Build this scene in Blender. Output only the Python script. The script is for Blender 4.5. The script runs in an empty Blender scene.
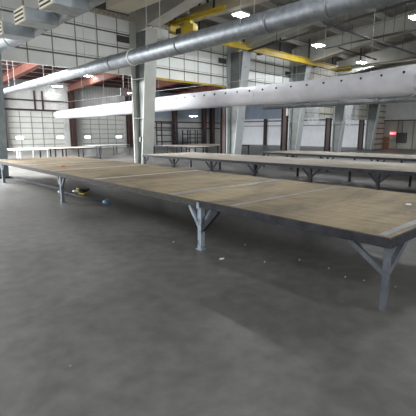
import bpy, bmesh, math, random
from mathutils import Vector, Matrix

C = bpy.context.scene.collection
SC = bpy.context.scene
random.seed(7)
PI = math.pi

# ------------------------------------------------------------------ camera
EYE = 1.6
FPX = 384.0
PITCH = math.atan(76 / FPX)
YAW = math.radians(45.2)              # heading measured from +X (along the bays) towards +Y
cam = bpy.data.cameras.new('camera')
cam.sensor_width = 36.0
cam.sensor_fit = 'HORIZONTAL'
cam.lens = 36.0 * FPX / 416
cam.clip_end = 300
cam_o = bpy.data.objects.new('camera', cam)
C.objects.link(cam_o)
cam_o.location = (0, 0, EYE)
cam_o.rotation_euler = (PI / 2 - PITCH, 0, YAW - PI / 2)
SC.camera = cam_o

# ------------------------------------------------------------------ world, daylight, exposure
SC.view_settings.view_transform = 'Standard'
SC.view_settings.look = 'None'
SC.view_settings.gamma = 1
SC.view_settings.use_curve_mapping = False
SC.view_settings.exposure = 1.22
w = bpy.data.worlds.new('world'); SC.world = w
w.use_nodes = True
bg = w.node_tree.nodes['Background']
bg.inputs[0].default_value = (0.97, 0.98, 1.0, 1)
bg.inputs[1].default_value = 0.6
HALL_LAMP = 85.0
ANNEX_LAMP = 24.0


def area(name, loc, rot, sx, sy, power, col=(0.97, 0.98, 1.0)):
    l = bpy.data.lights.new(name, 'AREA'); l.shape = 'RECTANGLE'
    l.size = sx; l.size_y = sy; l.energy = power; l.color = col
    o = bpy.data.objects.new(name, l); C.objects.link(o)
    o.location = loc; o.rotation_euler = rot
    return o


# daylight: the open loading doorway at the left end of the neighbouring bay
area('annex_floor_fill', (0.5, 24, 6.4), (0, -0.25, 0), 8, 13, 6600)  # added overhead fill that brightens the bay floor; no rooflight stands there
area('daylight_doorway', (-4.4, 24, 2.4), (0, -PI / 2 + 0.5, 0), 4, 9, 1500)

# ------------------------------------------------------------------ materials


def mat(name, col, rough=0.6, metal=0.0, var=0.0, scale=3.0, col2=None, bump=0.0, bscale=40.0,
        emit=None, estr=0.0, alpha=1.0, trans=0.0, stretch=None, lo=0.35, hi=0.65, rvar=0.0):
    m = bpy.data.materials.new(name); m.use_nodes = True
    nt = m.node_tree; b = nt.nodes['Principled BSDF']
    b.inputs['Base Color'].default_value = (*col, 1)
    b.inputs['Roughness'].default_value = rough
    b.inputs['Metallic'].default_value = metal
    if alpha < 1: b.inputs['Alpha'].default_value = alpha
    if trans: b.inputs['Transmission Weight'].default_value = trans
    if emit:
        b.inputs['Emission Color'].default_value = (*emit, 1)
        b.inputs['Emission Strength'].default_value = estr
    tc = nt.nodes.new('ShaderNodeTexCoord')
    mp = nt.nodes.new('ShaderNodeMapping')
    nt.links.new(tc.outputs['Object'], mp.inputs[0])
    if stretch: mp.inputs['Scale'].default_value = stretch
    if col2 is not None:
        n = nt.nodes.new('ShaderNodeTexNoise'); n.inputs['Scale'].default_value = scale
        n.inputs['Detail'].default_value = 6; n.inputs['Roughness'].default_value = 0.6
        nt.links.new(mp.outputs[0], n.inputs['Vector'])
        r = nt.nodes.new('ShaderNodeValToRGB')
        r.color_ramp.elements[0].position = lo; r.color_ramp.elements[1].position = hi
        r.color_ramp.elements[0].color = (*col, 1); r.color_ramp.elements[1].color = (*col2, 1)
        nt.links.new(n.outputs['Fac'], r.inputs[0])
        nt.links.new(r.outputs[0], b.inputs['Base Color'])
        if rvar:
            mr = nt.nodes.new('ShaderNodeMapRange')
            mr.inputs['To Min'].default_value = rough - rvar; mr.inputs['To Max'].default_value = rough + rvar
            nt.links.new(n.outputs['Fac'], mr.inputs[0]); nt.links.new(mr.outputs[0], b.inputs['Roughness'])
    if bump:
        n2 = nt.nodes.new('ShaderNodeTexNoise'); n2.inputs['Scale'].default_value = bscale
        nt.links.new(mp.outputs[0], n2.inputs['Vector'])
        bp = nt.nodes.new('ShaderNodeBump'); bp.inputs['Strength'].default_value = bump
        bp.inputs['Distance'].default_value = 0.02
        nt.links.new(n2.outputs['Fac'], bp.inputs['Height']); nt.links.new(bp.outputs[0], b.inputs['Normal'])
    return m


def concrete():
    m = bpy.data.materials.new('polished_concrete'); m.use_nodes = True
    nt = m.node_tree; b = nt.nodes['Principled BSDF']; L = nt.links.new
    tc = nt.nodes.new('ShaderNodeTexCoord')
    big = nt.nodes.new('ShaderNodeTexNoise'); big.inputs['Scale'].default_value = 0.55; big.inputs['Detail'].default_value = 8
    big.inputs['Roughness'].default_value = 0.65; big.inputs['Distortion'].default_value = 0.6
    fine = nt.nodes.new('ShaderNodeTexNoise'); fine.inputs['Scale'].default_value = 6; fine.inputs['Detail'].default_value = 8
    for n in (big, fine): L(tc.outputs['Object'], n.inputs['Vector'])
    r = nt.nodes.new('ShaderNodeValToRGB')
    r.color_ramp.elements[0].position = 0.3; r.color_ramp.elements[1].position = 0.7
    r.color_ramp.elements[0].color = (0.084, 0.083, 0.078, 1); r.color_ramp.elements[1].color = (0.168, 0.166, 0.156, 1)
    L(big.outputs['Fac'], r.inputs[0])
    r2 = nt.nodes.new('ShaderNodeValToRGB')
    r2.color_ramp.elements[0].position = 0.3; r2.color_ramp.elements[1].position = 0.75
    r2.color_ramp.elements[0].color = (0.72, 0.715, 0.71, 1); r2.color_ramp.elements[1].color = (1.16, 1.16, 1.14, 1)
    L(fine.outputs['Fac'], r2.inputs[0])
    mx = nt.nodes.new('ShaderNodeMix'); mx.data_type = 'RGBA'; mx.blend_type = 'MULTIPLY'
    mx.inputs['Factor'].default_value = 1
    L(r.outputs[0], mx.inputs[6]); L(r2.outputs[0], mx.inputs[7])
    # pale scattered grit
    vo = nt.nodes.new('ShaderNodeTexVoronoi'); vo.inputs['Scale'].default_value = 2.6
    L(tc.outputs['Object'], vo.inputs['Vector'])
    lt = nt.nodes.new('ShaderNodeMath'); lt.operation = 'LESS_THAN'; lt.inputs[1].default_value = 0.028
    L(vo.outputs['Distance'], lt.inputs[0])
    mx2 = nt.nodes.new('ShaderNodeMix'); mx2.data_type = 'RGBA'
    mu = nt.nodes.new('ShaderNodeMath'); mu.operation = 'MULTIPLY'; mu.inputs[1].default_value = 0.35
    L(lt.outputs[0], mu.inputs[0]); L(mu.outputs[0], mx2.inputs['Factor'])
    L(mx.outputs[2], mx2.inputs[6]); mx2.inputs[7].default_value = (0.5, 0.5, 0.48, 1)
    L(mx2.outputs[2], b.inputs['Base Color'])
    mr = nt.nodes.new('ShaderNodeMapRange'); mr.inputs['To Min'].default_value = 0.32; mr.inputs['To Max'].default_value = 0.5
    L(big.outputs['Fac'], mr.inputs[0]); L(mr.outputs[0], b.inputs['Roughness'])
    return m


def ribbed(name, col, axis=0, pitch=0.3, rough=0.55, metal=0.0, strength=0.6, col2=None):
    """sheet metal with ribs every «pitch» metres along an axis of the object"""
    m = mat(name, col, rough, metal, col2=col2, scale=1.2)
    nt = m.node_tree; b = nt.nodes['Principled BSDF']; L = nt.links.new
    tc = nt.nodes.new('ShaderNodeTexCoord')
    wv = nt.nodes.new('ShaderNodeTexWave'); wv.wave_type = 'BANDS'; wv.bands_direction = 'XYZ'[axis]
    wv.inputs['Scale'].default_value = 2 * PI / (20 * pitch)
    L(tc.outputs['Object'], wv.inputs['Vector'])
    bp = nt.nodes.new('ShaderNodeBump'); bp.inputs['Strength'].default_value = strength; bp.inputs['Distance'].default_value = 0.03
    L(wv.outputs['Fac'], bp.inputs['Height']); L(bp.outputs[0], b.inputs['Normal'])
    return m


def plywood():
    m = bpy.data.materials.new('worn_plywood'); m.use_nodes = True
    nt = m.node_tree; b = nt.nodes['Principled BSDF']; L = nt.links.new
    tc = nt.nodes.new('ShaderNodeTexCoord'); mp = nt.nodes.new('ShaderNodeMapping')
    mp.inputs['Scale'].default_value = (0.7, 1.6, 1)
    L(tc.outputs['Object'], mp.inputs[0])
    n = nt.nodes.new('ShaderNodeTexNoise'); n.inputs['Scale'].default_value = 1.1; n.inputs['Detail'].default_value = 9
    n.inputs['Roughness'].default_value = 0.68; n.inputs['Distortion'].default_value = 0.4
    L(mp.outputs[0], n.inputs['Vector'])
    r = nt.nodes.new('ShaderNodeValToRGB'); e = r.color_ramp.elements
    e[0].position = 0.33; e[1].position = 0.72
    e[0].color = (0.085, 0.060, 0.034, 1); e[1].color = (0.32, 0.257, 0.148, 1)
    mid = e.new(0.48); mid.color = (0.205, 0.16, 0.09, 1)
    L(n.outputs['Fac'], r.inputs[0])
    # dirt streaks running with the sheets
    mp2 = nt.nodes.new('ShaderNodeMapping'); mp2.inputs['Scale'].default_value = (6, 0.5, 1)
    L(tc.outputs['Object'], mp2.inputs[0])
    n2 = nt.nodes.new('ShaderNodeTexNoise'); n2.inputs['Scale'].default_value = 3; n2.inputs['Detail'].default_value = 6
    L(mp2.outputs[0], n2.inputs['Vector'])
    r2 = nt.nodes.new('ShaderNodeValToRGB')
    r2.color_ramp.elements[0].position = 0.3; r2.color_ramp.elements[1].position = 0.6
    r2.color_ramp.elements[0].color = (0.68, 0.66, 0.65, 1); r2.color_ramp.elements[1].color = (1.05, 1.05, 1.05, 1)
    L(n2.outputs['Fac'], r2.inputs[0])
    mx = nt.nodes.new('ShaderNodeMix'); mx.data_type = 'RGBA'; mx.blend_type = 'MULTIPLY'; mx.inputs['Factor'].default_value = 1
    L(r.outputs[0], mx.inputs[6]); L(r2.outputs[0], mx.inputs[7]); sx = nt.nodes.new('ShaderNodeSeparateXYZ'); L(tc.outputs['Object'], sx.inputs[0])
    dv = nt.nodes.new('ShaderNodeMath'); dv.operation = 'DIVIDE'; dv.inputs[1].default_value = 1.22; L(sx.outputs[1], dv.inputs[0])
    fl_ = nt.nodes.new('ShaderNodeMath'); fl_.operation = 'FLOOR'; L(dv.outputs[0], fl_.inputs[0])
    wn = nt.nodes.new('ShaderNodeTexWhiteNoise'); wn.noise_dimensions = '1D'; L(fl_.outputs[0], wn.inputs['W'])
    rs = nt.nodes.new('ShaderNodeValToRGB')            # each sheet weathered to its own tone
    rs.color_ramp.elements[0].color = (0.74, 0.71, 0.68, 1); rs.color_ramp.elements[1].color = (1.12, 1.11, 1.10, 1)
    L(wn.outputs['Value'], rs.inputs[0])
    mx3 = nt.nodes.new('ShaderNodeMix'); mx3.data_type = 'RGBA'; mx3.blend_type = 'MULTIPLY'; mx3.inputs['Factor'].default_value = 1
    L(mx.outputs[2], mx3.inputs[6]); L(rs.outputs[0], mx3.inputs[7]); L(mx3.outputs[2], b.inputs['Base Color'])
    b.inputs['Roughness'].default_value = 0.62
    return m


def spiral_metal():
    m = mat('galvanised_spiral_duct', (0.21, 0.235, 0.26), 0.46, 0.7, col2=(0.33, 0.355, 0.38), scale=5)
    nt = m.node_tree; b = nt.nodes['Principled BSDF']; L = nt.links.new
    tc = nt.nodes.new('ShaderNodeTexCoord')
    wv = nt.nodes.new('ShaderNodeTexWave'); wv.wave_type = 'BANDS'; wv.bands_direction = 'Y'
    wv.inputs['Scale'].default_value = 2 * PI / (20 * 0.09); wv.inputs['Distortion'].default_value = 0.6
    L(tc.outputs['Object'], wv.inputs['Vector'])
    bp = nt.nodes.new('ShaderNodeBump'); bp.inputs['Strength'].default_value = 0.16; bp.inputs['Distance'].default_value = 0.012
    L(wv.outputs['Fac'], bp.inputs['Height']); L(bp.outputs[0], b.inputs['Normal'])
    return m


M = {}
M['concrete'] = concrete()
M['ply'] = plywood()
M['ply_edge'] = mat('dirty_timber_edge', (0.026, 0.025, 0.022), 0.9, col2=(0.062, 0.058, 0.05), scale=14, stretch=(1, 1, 4))

M['steel_dark'] = mat('dark_table_steel', (0.020, 0.022, 0.027), 0.75, 0.0, col2=(0.042, 0.044, 0.050), scale=6)
M['steel_dark'].node_tree.nodes['Principled BSDF'].inputs['Specular IOR Level'].default_value = 0.2
M['steel_grey'] = mat('blue_grey_leg_steel', (0.060, 0.070, 0.086), 0.6, 0.0, col2=(0.115, 0.127, 0.147), scale=7)
M['steel_pale'] = mat('pale_blue_leg_paint', (0.27, 0.33, 0.385), 0.55, 0.0, col2=(0.10, 0.12, 0.14), scale=9, lo=0.52, hi=0.62)
M['steel_blue'] = mat('blue_grey_table_leg', (0.09, 0.115, 0.14), 0.6, 0.0, col2=(0.13, 0.155, 0.18), scale=8)
M['strip'] = mat('worn_steel_strip', (0.15, 0.152, 0.16), 0.5, 0.1, col2=(0.25, 0.25, 0.25), scale=5)
M['strip_pale'] = mat('pale_worn_strip', (0.34, 0.34, 0.33), 0.5, col2=(0.44, 0.44, 0.42), scale=5)
M['strip_tan'] = mat('tan_tape', (0.40, 0.25, 0.12), 0.6, col2=(0.30, 0.28, 0.25), scale=4)
M['spiral'] = spiral_metal()
M['dull_duct'] = mat('dull_dark_duct', (0.13, 0.14, 0.15), 0.45, 0.5, col2=(0.24, 0.25, 0.26), scale=3)
M['collar'] = mat('duct_collar', (0.22, 0.23, 0.24), 0.5, 0.6)
M['bright_collar'] = mat('bright_duct_clamp', (0.85, 0.86, 0.86), 0.4, 0.3)
M['duct_box'] = mat('duct_sheet_metal', (0.22, 0.25, 0.265), 0.5, 0.5, col2=(0.31, 0.34, 0.35), scale=4)
M['louvre'] = mat('cream_louvre', (0.62, 0.58, 0.46), 0.5)
M['black'] = mat('black_gap', (0.012, 0.012, 0.013), 0.7)
M['fabric'] = mat('white_fabric_duct', (0.50, 0.50, 0.525), 0.85, col2=(0.43, 0.43, 0.455), scale=2.0)
M['panel'] = mat('white_wall_panel', (0.86, 0.885, 0.86), 0.5, col2=(0.78, 0.80, 0.77), scale=1.0)
M['panel_beige'] = mat('beige_wall_panel', (0.50, 0.49, 0.42), 0.6, col2=(0.42, 0.41, 0.36), scale=1.2)
M['batten'] = mat('dark_wall_girt', (0.085, 0.08, 0.07), 0.6, col2=(0.16, 0.15, 0.13), scale=5)
M['seam'] = mat('panel_seam', (0.26, 0.24, 0.19), 0.7)
M['insul'] = mat('yellowed_insulation', (0.34, 0.30, 0.22), 0.9, col2=(0.55, 0.52, 0.44), scale=9, bump=0.8, bscale=14)
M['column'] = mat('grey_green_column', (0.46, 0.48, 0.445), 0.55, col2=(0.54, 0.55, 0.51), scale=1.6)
M['column_web'] = mat('column_web_shaded', (0.125, 0.14, 0.135), 0.55, col2=(0.19, 0.205, 0.195), scale=1.6)  # shade painted in: webs darker than flanges, as if turned from the light
M['column_blue'] = mat('blue_grey_column', (0.15, 0.19, 0.21), 0.55, col2=(0.24, 0.285, 0.30), scale=2.5)
M['column_rust'] = mat('chipped_column_paint', (0.42, 0.45, 0.455), 0.55, col2=(0.27, 0.235, 0.19), scale=3.0, lo=0.6, hi=0.7)
M['rafter'] = mat('grey_rafter', (0.33, 0.325, 0.29), 0.55, col2=(0.42, 0.41, 0.37), scale=1.3)
M['red'] = mat('red_oxide_steel', (0.17, 0.066, 0.048), 0.6, col2=(0.25, 0.105, 0.08), scale=1.5)
M['red_dark'] = mat('dark_red_steel', (0.024, 0.013, 0.012), 0.6, col2=(0.044, 0.021, 0.018), scale=2)
M['purlin_red'] = mat('dark_red_purlin', (0.10, 0.05, 0.045), 0.7)
M['purlin'] = mat('grey_purlin', (0.36, 0.355, 0.33), 0.5, 0.0)
M['roof'] = ribbed('roof_deck', (0.22, 0.21, 0.185), axis=1, pitch=0.3, rough=0.6, col2=(0.28, 0.27, 0.24))
M['roof_white'] = mat('white_roof_lining', (0.82, 0.82, 0.84), 0.5)
M['far_wall'] = ribbed('far_wall_lining', (0.34, 0.35, 0.335), axis=0, pitch=0.3, strength=0.3, col2=(0.42, 0.425, 0.41))
M['far_blue'] = mat('blue_grey_upper_wall', (0.24, 0.30, 0.37), 0.5, col2=(0.30, 0.36, 0.43), scale=1)  # blue grey tone for the upper part of the far and end walls
M['wall_low'] = ribbed('white_liner_sheet', (0.74, 0.77, 0.80), axis=1, pitch=0.3, strength=0.5, col2=(0.66, 0.69, 0.72))
M['corr'] = ribbed('grey_corrugated_wall', (0.60, 0.61, 0.60), axis=1, pitch=0.25, strength=0.8, col2=(0.70, 0.71, 0.70))
M['olive'] = mat('olive_wall_sheet', (0.33, 0.33, 0.285), 0.6, col2=(0.40, 0.40, 0.35), scale=1)
M['door'] = mat('sectional_door', (0.40, 0.41, 0.365), 0.5, col2=(0.47, 0.475, 0.435), scale=1.0)
M['door_line'] = mat('door_joint', (0.20, 0.21, 0.22), 0.6)
M['window'] = mat('daylit_pane', (0.8, 0.85, 0.95), 0.3, emit=(0.88, 0.93, 1.0), estr=3.0)
M['brown_door'] = mat('brown_door', (0.26, 0.13, 0.07), 0.5)
M['yellow'] = mat('crane_yellow', (0.50, 0.36, 0.02), 0.55, col2=(0.38, 0.27, 0.025), scale=2)
M['beige'] = mat('beige_beam', (0.46, 0.42, 0.32), 0.55, col2=(0.40, 0.37, 0.29), scale=1)
M['dark_pipe'] = mat('dark_pipe', (0.045, 0.045, 0.045), 0.5, 0.2)
M['sign'] = mat('dark_plate', (0.03, 0.03, 0.032), 0.5)
M['white'] = mat('white_paint', (0.78, 0.78, 0.76), 0.5)
M['red_mark'] = mat('red_mark', (0.55, 0.04, 0.04), 0.5)
M['lamp'] = mat('lamp_diffuser', (0.9, 0.9, 0.9), 0.4, emit=(0.93, 0.97, 1.0), estr=HALL_LAMP)
M['annex_lamp'] = mat('annex_lamp_diffuser', (0.9, 0.9, 0.9), 0.4, emit=(0.95, 0.97, 1.0), estr=ANNEX_LAMP)
M['housing'] = mat('lamp_housing', (0.5, 0.5, 0.5), 0.4, 0.3)
M['exit'] = mat('exit_sign_red', (0.7, 0.02, 0.03), 0.4, emit=(1, 0.03, 0.06), estr=1.3)
M['exit_letter'] = mat('exit_letter', (0.9, 0.7, 0.7), 0.4, emit=(1, 0.45, 0.45), estr=1.6)
M['table_top_back'] = mat('grey_brown_table_top', (0.40, 0.36, 0.30), 0.6, col2=(0.32, 0.29, 0.24), scale=1.2)
M['white_table'] = mat('white_table_frame', (0.6, 0.6, 0.6), 0.5)
M['rack_dark'] = mat('dark_rack', (0.03, 0.032, 0.04), 0.5)
M['plastic'] = mat('clear_plastic_sheet', (0.85, 0.88, 0.9), 0.08, alpha=0.22, bump=0.9, bscale=7)
M['blue_bar'] = mat('blue_grey_floor_bar', (0.03, 0.04, 0.05), 0.85, 0.0, col2=(0.055, 0.07, 0.085), scale=8)
M['blue_plastic'] = mat('blue_plastic', (0.09, 0.17, 0.26), 0.5)
M['tool_yellow'] = mat('tool_yellow', (0.75, 0.58, 0.03), 0.5)
M['tool_black'] = mat('tool_black', (0.02, 0.02, 0.02), 0.5)
M['paper'] = mat('paper_scrap', (0.75, 0.76, 0.77), 0.8)
M['red_plastic'] = mat('red_rag', (0.62, 0.09, 0.05), 0.7)

# ------------------------------------------------------------------ mesh helpers


class MB:
    """collects boxes, bars, tubes into ONE mesh"""

    def __init__(s):
        s.bm = bmesh.new()

    def box(s, x0, x1, y0, y1, z0, z1, mi=0):
        v = [s.bm.verts.new(p) for p in ((x0, y0, z0), (x1, y0, z0), (x1, y1, z0), (x0, y1, z0),
                                         (x0, y0, z1), (x1, y0, z1), (x1, y1, z1), (x0, y1, z1))]
        for f in ((0, 3, 2, 1), (4, 5, 6, 7), (0, 1, 5, 4), (1, 2, 6, 5), (2, 3, 7, 6), (3, 0, 4, 7)):
            s.bm.faces.new([v[i] for i in f]).material_index = mi
        return s

    def hexa(s, lo, hi, mi=0):
        """lo, hi: four points each, same winding"""
        v = [s.bm.verts.new(p) for p in list(lo) + list(hi)]
        for f in ((3, 2, 1, 0), (4, 5, 6, 7), (0, 1, 5, 4), (1, 2, 6, 5), (2, 3, 7, 6), (3, 0, 4, 7)):
            s.bm.faces.new([v[i] for i in f]).material_index = mi
        return s

    def bar(s, a, b, w=0.05, h=0.05, up=(0, 0, 1), mi=0):
        a, b = Vector(a), Vector(b); d = (b - a).normalized()
        u = Vector(up)
        if abs(d.dot(u)) > 0.98: u = Vector((1, 0, 0))
        sx = d.cross(u).normalized() * (w / 2); sy = sx.cross(d).normalized() * (h / 2)
        q = [(-1, -1), (1, -1), (1, 1), (-1, 1)]
        return s.hexa([a + sx * i + sy * j for i, j in q], [b + sx * i + sy * j for i, j in q], mi)

    def tube(s, a, b, r, n=16, mi=0, r2=None, caps=True, smooth=True):
        a, b = Vector(a), Vector(b); d = (b - a).normalized()
        u = Vector((0, 0, 1)) if abs(d.z) < 0.9 else Vector((1, 0, 0))
        e1 = d.cross(u).normalized(); e2 = e1.cross(d)
        r2 = r if r2 is None else r2
        A = [s.bm.verts.new(a + (e1 * math.cos(2 * PI * i / n) + e2 * math.sin(2 * PI * i / n)) * r) for i in range(n)]
        B = [s.bm.verts.new(b + (e1 * math.cos(2 * PI * i / n) + e2 * math.sin(2 * PI * i / n)) * r2) for i in range(n)]
        for i in range(n):
            f = s.bm.faces.new((A[i], A[(i + 1) % n], B[(i + 1) % n], B[i])); f.smooth = smooth; f.material_index = mi
        if caps:
            s.bm.faces.new(A[::-1]).material_index = mi; s.bm.faces.new(B).material_index = mi
        return s

    def rings(s, rings, mi=0, cap=True):
        R = [[s.bm.verts.new(p) for p in r] for r in rings]
        n = len(R[0])
        for a, b in zip(R, R[1:]):
            for i in range(n):
                f = s.bm.faces.new((a[i], a[(i + 1) % n], b[(i + 1) % n], b[i])); f.smooth = True; f.material_index = mi
        if cap:
            s.bm.faces.new(R[0][::-1]).material_index = mi; s.bm.faces.new(R[-1]).material_index = mi
        return s

    def build(s, name, m, parent=None, bevel=0.0):
        bmesh.ops.recalc_face_normals(s.bm, faces=s.bm.faces[:])
        me = bpy.data.meshes.new(name); s.bm.to_mesh(me); s.bm.free()
        for x in (m if isinstance(m, (list, tuple)) else [m]): me.materials.append(x)
        o = bpy.data.objects.new(name, me); C.objects.link(o)
        if parent: o.parent = parent
        if bevel:
            b = o.modifiers.new('bevel', 'BEVEL'); b.width = bevel; b.segments = 2
        return o


def tag(o, label, cat, group=None, kind=None):
    o['label'] = label; o['category'] = cat
    if group: o['group'] = group
    if kind: o['kind'] = kind
    return o


def thing(name, label, cat, loc=(0, 0, 0), rz=0.0, group=None):
    o = bpy.data.objects.new(name, None); C.objects.link(o)
    o.empty_display_size = 0.2
    o.location = loc; o.rotation_euler = (0, 0, rz)
    return tag(o, label, cat, group)


def struct(name, mb, m, label=None, parent=None):
    o = mb.build(name, m, parent)
    if parent is None:
        o['kind'] = 'structure'
        if label: o['label'] = label; o['category'] = name.split('_')[0]
    return o


def copy_tree(o, parent=None):
    c = o.copy(); C.objects.link(c)
    if parent: c.parent = parent
    for ch in list(o.children): copy_tree(ch, c)
    return c


# ------------------------------------------------------------------ the setting
X0, X1 = -5.0, 40.0          # left opening, right end wall
YF = 36.0                    # far wall of the neighbouring bay
YP = 15.4                    # line of columns and panel wall
YN = -8.0                    # near end of the hall roof


def hall_z(y): return 7.25 + 0.12 * (YP - y)
def annex_z(y): return 6.15 + 0.09 * (YF - y)


fl = MB(); fl.box(X0 - 3, X1 + .3, YN - 3, YF + .3, -0.2, 0.0)
struct('floor', fl, M['concrete'], 'grey polished concrete floor of the whole hall with scuffs and scattered grit')

c = MB()
c.hexa([(X0, YN, hall_z(YN)), (X1, YN, hall_z(YN)), (X1, YP + .3, hall_z(YP + .3)), (X0, YP + .3, hall_z(YP + .3))],
       [(X0, YN, hall_z(YN) + .15), (X1, YN, hall_z(YN) + .15), (X1, YP + .3, hall_z(YP + .3) + .15), (X0, YP + .3, hall_z(YP + .3) + .15)])
ceil = struct('ceiling', c, M['roof'], 'dark sloping ribbed roof deck over the hall with the long tables')
for y in [14.6, 12.0, 9.4, 6.8, 4.2, 1.6]:
    p = MB(); z = hall_z(y)
    p.box(X0, X1, y - .035, y + .035, z - .24, z + .01); p.box(X0, X1, y - .1, y + .035, z - .26, z - .23)
    p.build('purlin', M['purlin'], ceil)

c = MB()
c.hexa([(X0, YP + .3, annex_z(YP + .3)), (X1, YP + .3, annex_z(YP + .3)), (X1, YF, annex_z(YF)), (X0, YF, annex_z(YF))],
       [(X0, YP + .3, annex_z(YP) + .15), (X1, YP + .3, annex_z(YP) + .15), (X1, YF, annex_z(YF) + .15), (X0, YF, annex_z(YF) + .15)])
ceil2 = struct('ceiling', c, M['roof_white'], 'white lined roof over the neighbouring bay with dark red purlins')
for i in range(13):
    y = 17.0 + i * 1.5; z = annex_z(y)
    p = MB(); p.box(X0, X1, y - .06, y + .06, z - .28, z + .01); p.box(X0, X1, y - .14, y + .06, z - .30, z - .26)
    p.build('purlin', M['purlin_red'], ceil2)

# far wall (Y = 36): pale lining below, blue grey band above to the right
wf = MB()
wf.box(X0, 11.6, YF, YF + .2, 0, 6.2, 0); wf.box(11.6, 16.5, YF, YF + .2, 3.4, 6.2, 0)
wf.box(16.5, 18.3, YF, YF + .2, 0, 6.2, 0); wf.box(18.3, 23.1, YF, YF + .2, 3.3, 6.2, 0)
wf.box(23.1, 27.0, YF, YF + .2, 0, 6.2, 0)
wf.box(27.0, X1, YF, YF + .2, 0, 3.2, 0); wf.box(27.0, X1, YF, YF + .2, 3.2, 6.2, 1)
wall_far = struct('wall_back', wf, [M['far_wall'], M['far_blue']], 'pale ribbed far wall of the neighbouring bay holding the big sectional doors')
g = MB()
for z in (2.0, 2.7): g.box(24.2, X1, YF - .08, YF, z, z + .12)
g.box(11.3, 16.8, YF - .1, YF, 3.45, 3.6); g.box(X0, 17.0, YF - .1, YF, 4.3, 4.42)
for x in (13.9, 14.6): g.box(x, x + .14, YF - .1, YF, 3.6, 5.2)
g.box(18, 23.3, YF - .1, YF, 3.3, 3.45)
g.build('girt', M['red_dark'], wall_far)


def sectional_door(name, x0, x1, z1, label, panes):
    d = MB(); n = 7; h = z1 / n
    for i in range(n): d.box(x0, x1, YF + .03, YF + .11, i * h + .012, (i + 1) * h - .012, 0)
    o = struct(name, d, M['door'], label)
    l = MB()
    for i in range(1, n): l.box(x0, x1, YF + .0, YF + .035, i * h - .035, i * h + .035)
    k = 5
    for i in range(1, k): l.box(x0 + (x1 - x0) * i / k - .03, x0 + (x1 - x0) * i / k + .03, YF + .0, YF + .034, 0, z1)
    l.build('panel_joint', M['door_line'], o)
    for a, b in panes:
        f = MB(); f.box(a - .06, b + .06, YF - .03, YF + .06, 0.95, 1.26); fo = f.build('window_frame', M['door_line'], o)
        g = MB(); g.box(a, b, YF - .045, YF - .02, 0.99, 1.22); g.build('pane', M['window'], fo)
    return o


sectional_door('door_1', 11.6, 16.5, 3.4, 'wide pale sectional overhead door at far left with two bright panes', [(12.1, 12.75), (15.75, 16.4)])
sectional_door('door_2', 18.3, 23.1, 3.3, 'wide pale sectional overhead door left of the big near column with two bright panes', [(18.55, 19.15), (22.1, 22.75)])

# right end wall (X = 42)
we = MB()
we.box(X1, X1 + .2, YP + .3, YF, 0, 2.4, 0); we.box(X1, X1 + .2, YP + .3, YF, 2.4, 3.2, 0); we.box(X1, X1 + .2, YP + .3, YF, 3.2, 8.2, 1)
we.box(X1, X1 + .2, YN, YP + .3, 2.68, 10.5, 2)
we.box(X1, X1 + .2, YN, 14.05, 0, 2.68, 3); we.box(X1, X1 + .2, 14.70, YP + .3, 0, 2.68, 3); we.box(X1, X1 + .2, 14.05, 14.70, 1.3, 2.68, 3)
wall_r = struct('wall_right', we, [M['wall_low'], M['far_blue'], M['corr'], M['olive']], 'end wall at right, grey corrugated above and dull olive below')
g = MB()
g.box(X1 - .12, X1, YP + .4, YF, 2.85, 3.0); g.box(X1 - .09, X1, YP + .4, YF, 2.3, 2.38); g.box(X1 - .1, X1, YN, YP + .3, 2.64, 2.76)
g.box(X1 - .06, X1, YN, 11.4, 2.0, 2.06)
for y in (9.0, 10.2, 11.4, 12.6, 14.0): g.box(X1 - .05, X1, y, y + .06, 0, 2.68)
g.build('girt', M['batten'], wall_r)
d = MB(); d.box(X1 + .05, X1 + .12, 14.05, 14.70, 0, 1.3)
struct('door_3', d, M['olive'], 'olive grey personnel door under the red exit sign')
d = MB(); d.box(X1 - .06, X1 - .005, 14.75, 15.32, 0.0, 1.15); d3 = struct('door_4', d, M['brown_door'], 'orange brown door left of the red exit sign')
h = MB(); h.box(X1 - .1, X1 - .05, 14.80, 14.86, .6, .7); h.build('door_handle', M['housing'], d3)

# panel wall on the column line
pw = MB()
ZB, ZT = 4.12, 6.42
pw.box(X0, 23.0, YP, YP + .12, ZB, ZT, 0)
pw.box(23.0, 36.3, YP, YP + .12, 2.7, ZT, 1)
pw.box(36.3, X1, YP, YP + .12, 0, ZT, 1)
pw.box(X0, X1, YP + .02, YP + .14, ZT, hall_z(YP), 2)
wall_p = struct('wall_left', pw, [M['panel'], M['panel_beige'], M['batten']], 'white insulated panel wall hung high between the column tops')
b = MB()
for z in (4.62, 5.22, 5.80): b.box(X0, 36.3, YP - .05, YP + .01, z - .03, z + .02)
for z in (3.0, 3.55, 4.1): b.box(23.2, 36.3, YP - .05, YP + .01, z - .04, z + .03)
for z in (.45, .95, 1.45, 1.95, 2.45, 3.0, 3.55, 4.1): b.box(36.6, X1 - .1, YP - .10, YP + .01, z - .07, z + .05)
b.build('girt', M['batten'], wall_p)
b = MB()
x = 7.8 - 0.965 * 12
while x < 36:
    if x > X0: b.box(x - .022, x + .022, YP - .012, YP + .01, ZB if x < 23 else 2.7, ZT)
    x += 0.965
for z in (4.62, 5.22, 5.80): b.box(X0, 36.3, YP - .012, YP + .01, z + .09, z + .105)
x = 37.2
while x < X1: b.box(x - .02, x + .02, YP - .012, YP + .01, 0, ZT); x += 1.2
b.build('panel_seam', M['seam'], wall_p)
t = MB(); t.box(X0, 36.3, YP - .10, YP + .0, ZT - .02, ZT + .16)
struct('trim_1', t, M['insul'], 'ragged yellowed insulation strip along the top of the white panel wall')
t = MB(); t.box(11.0, 16.6, YP - .12, YP - .0, ZB - .06, ZB + .03)
struct('trim_2', t, M['yellow'], 'thin yellow angle along the bottom edge of the white panel wall')

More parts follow.
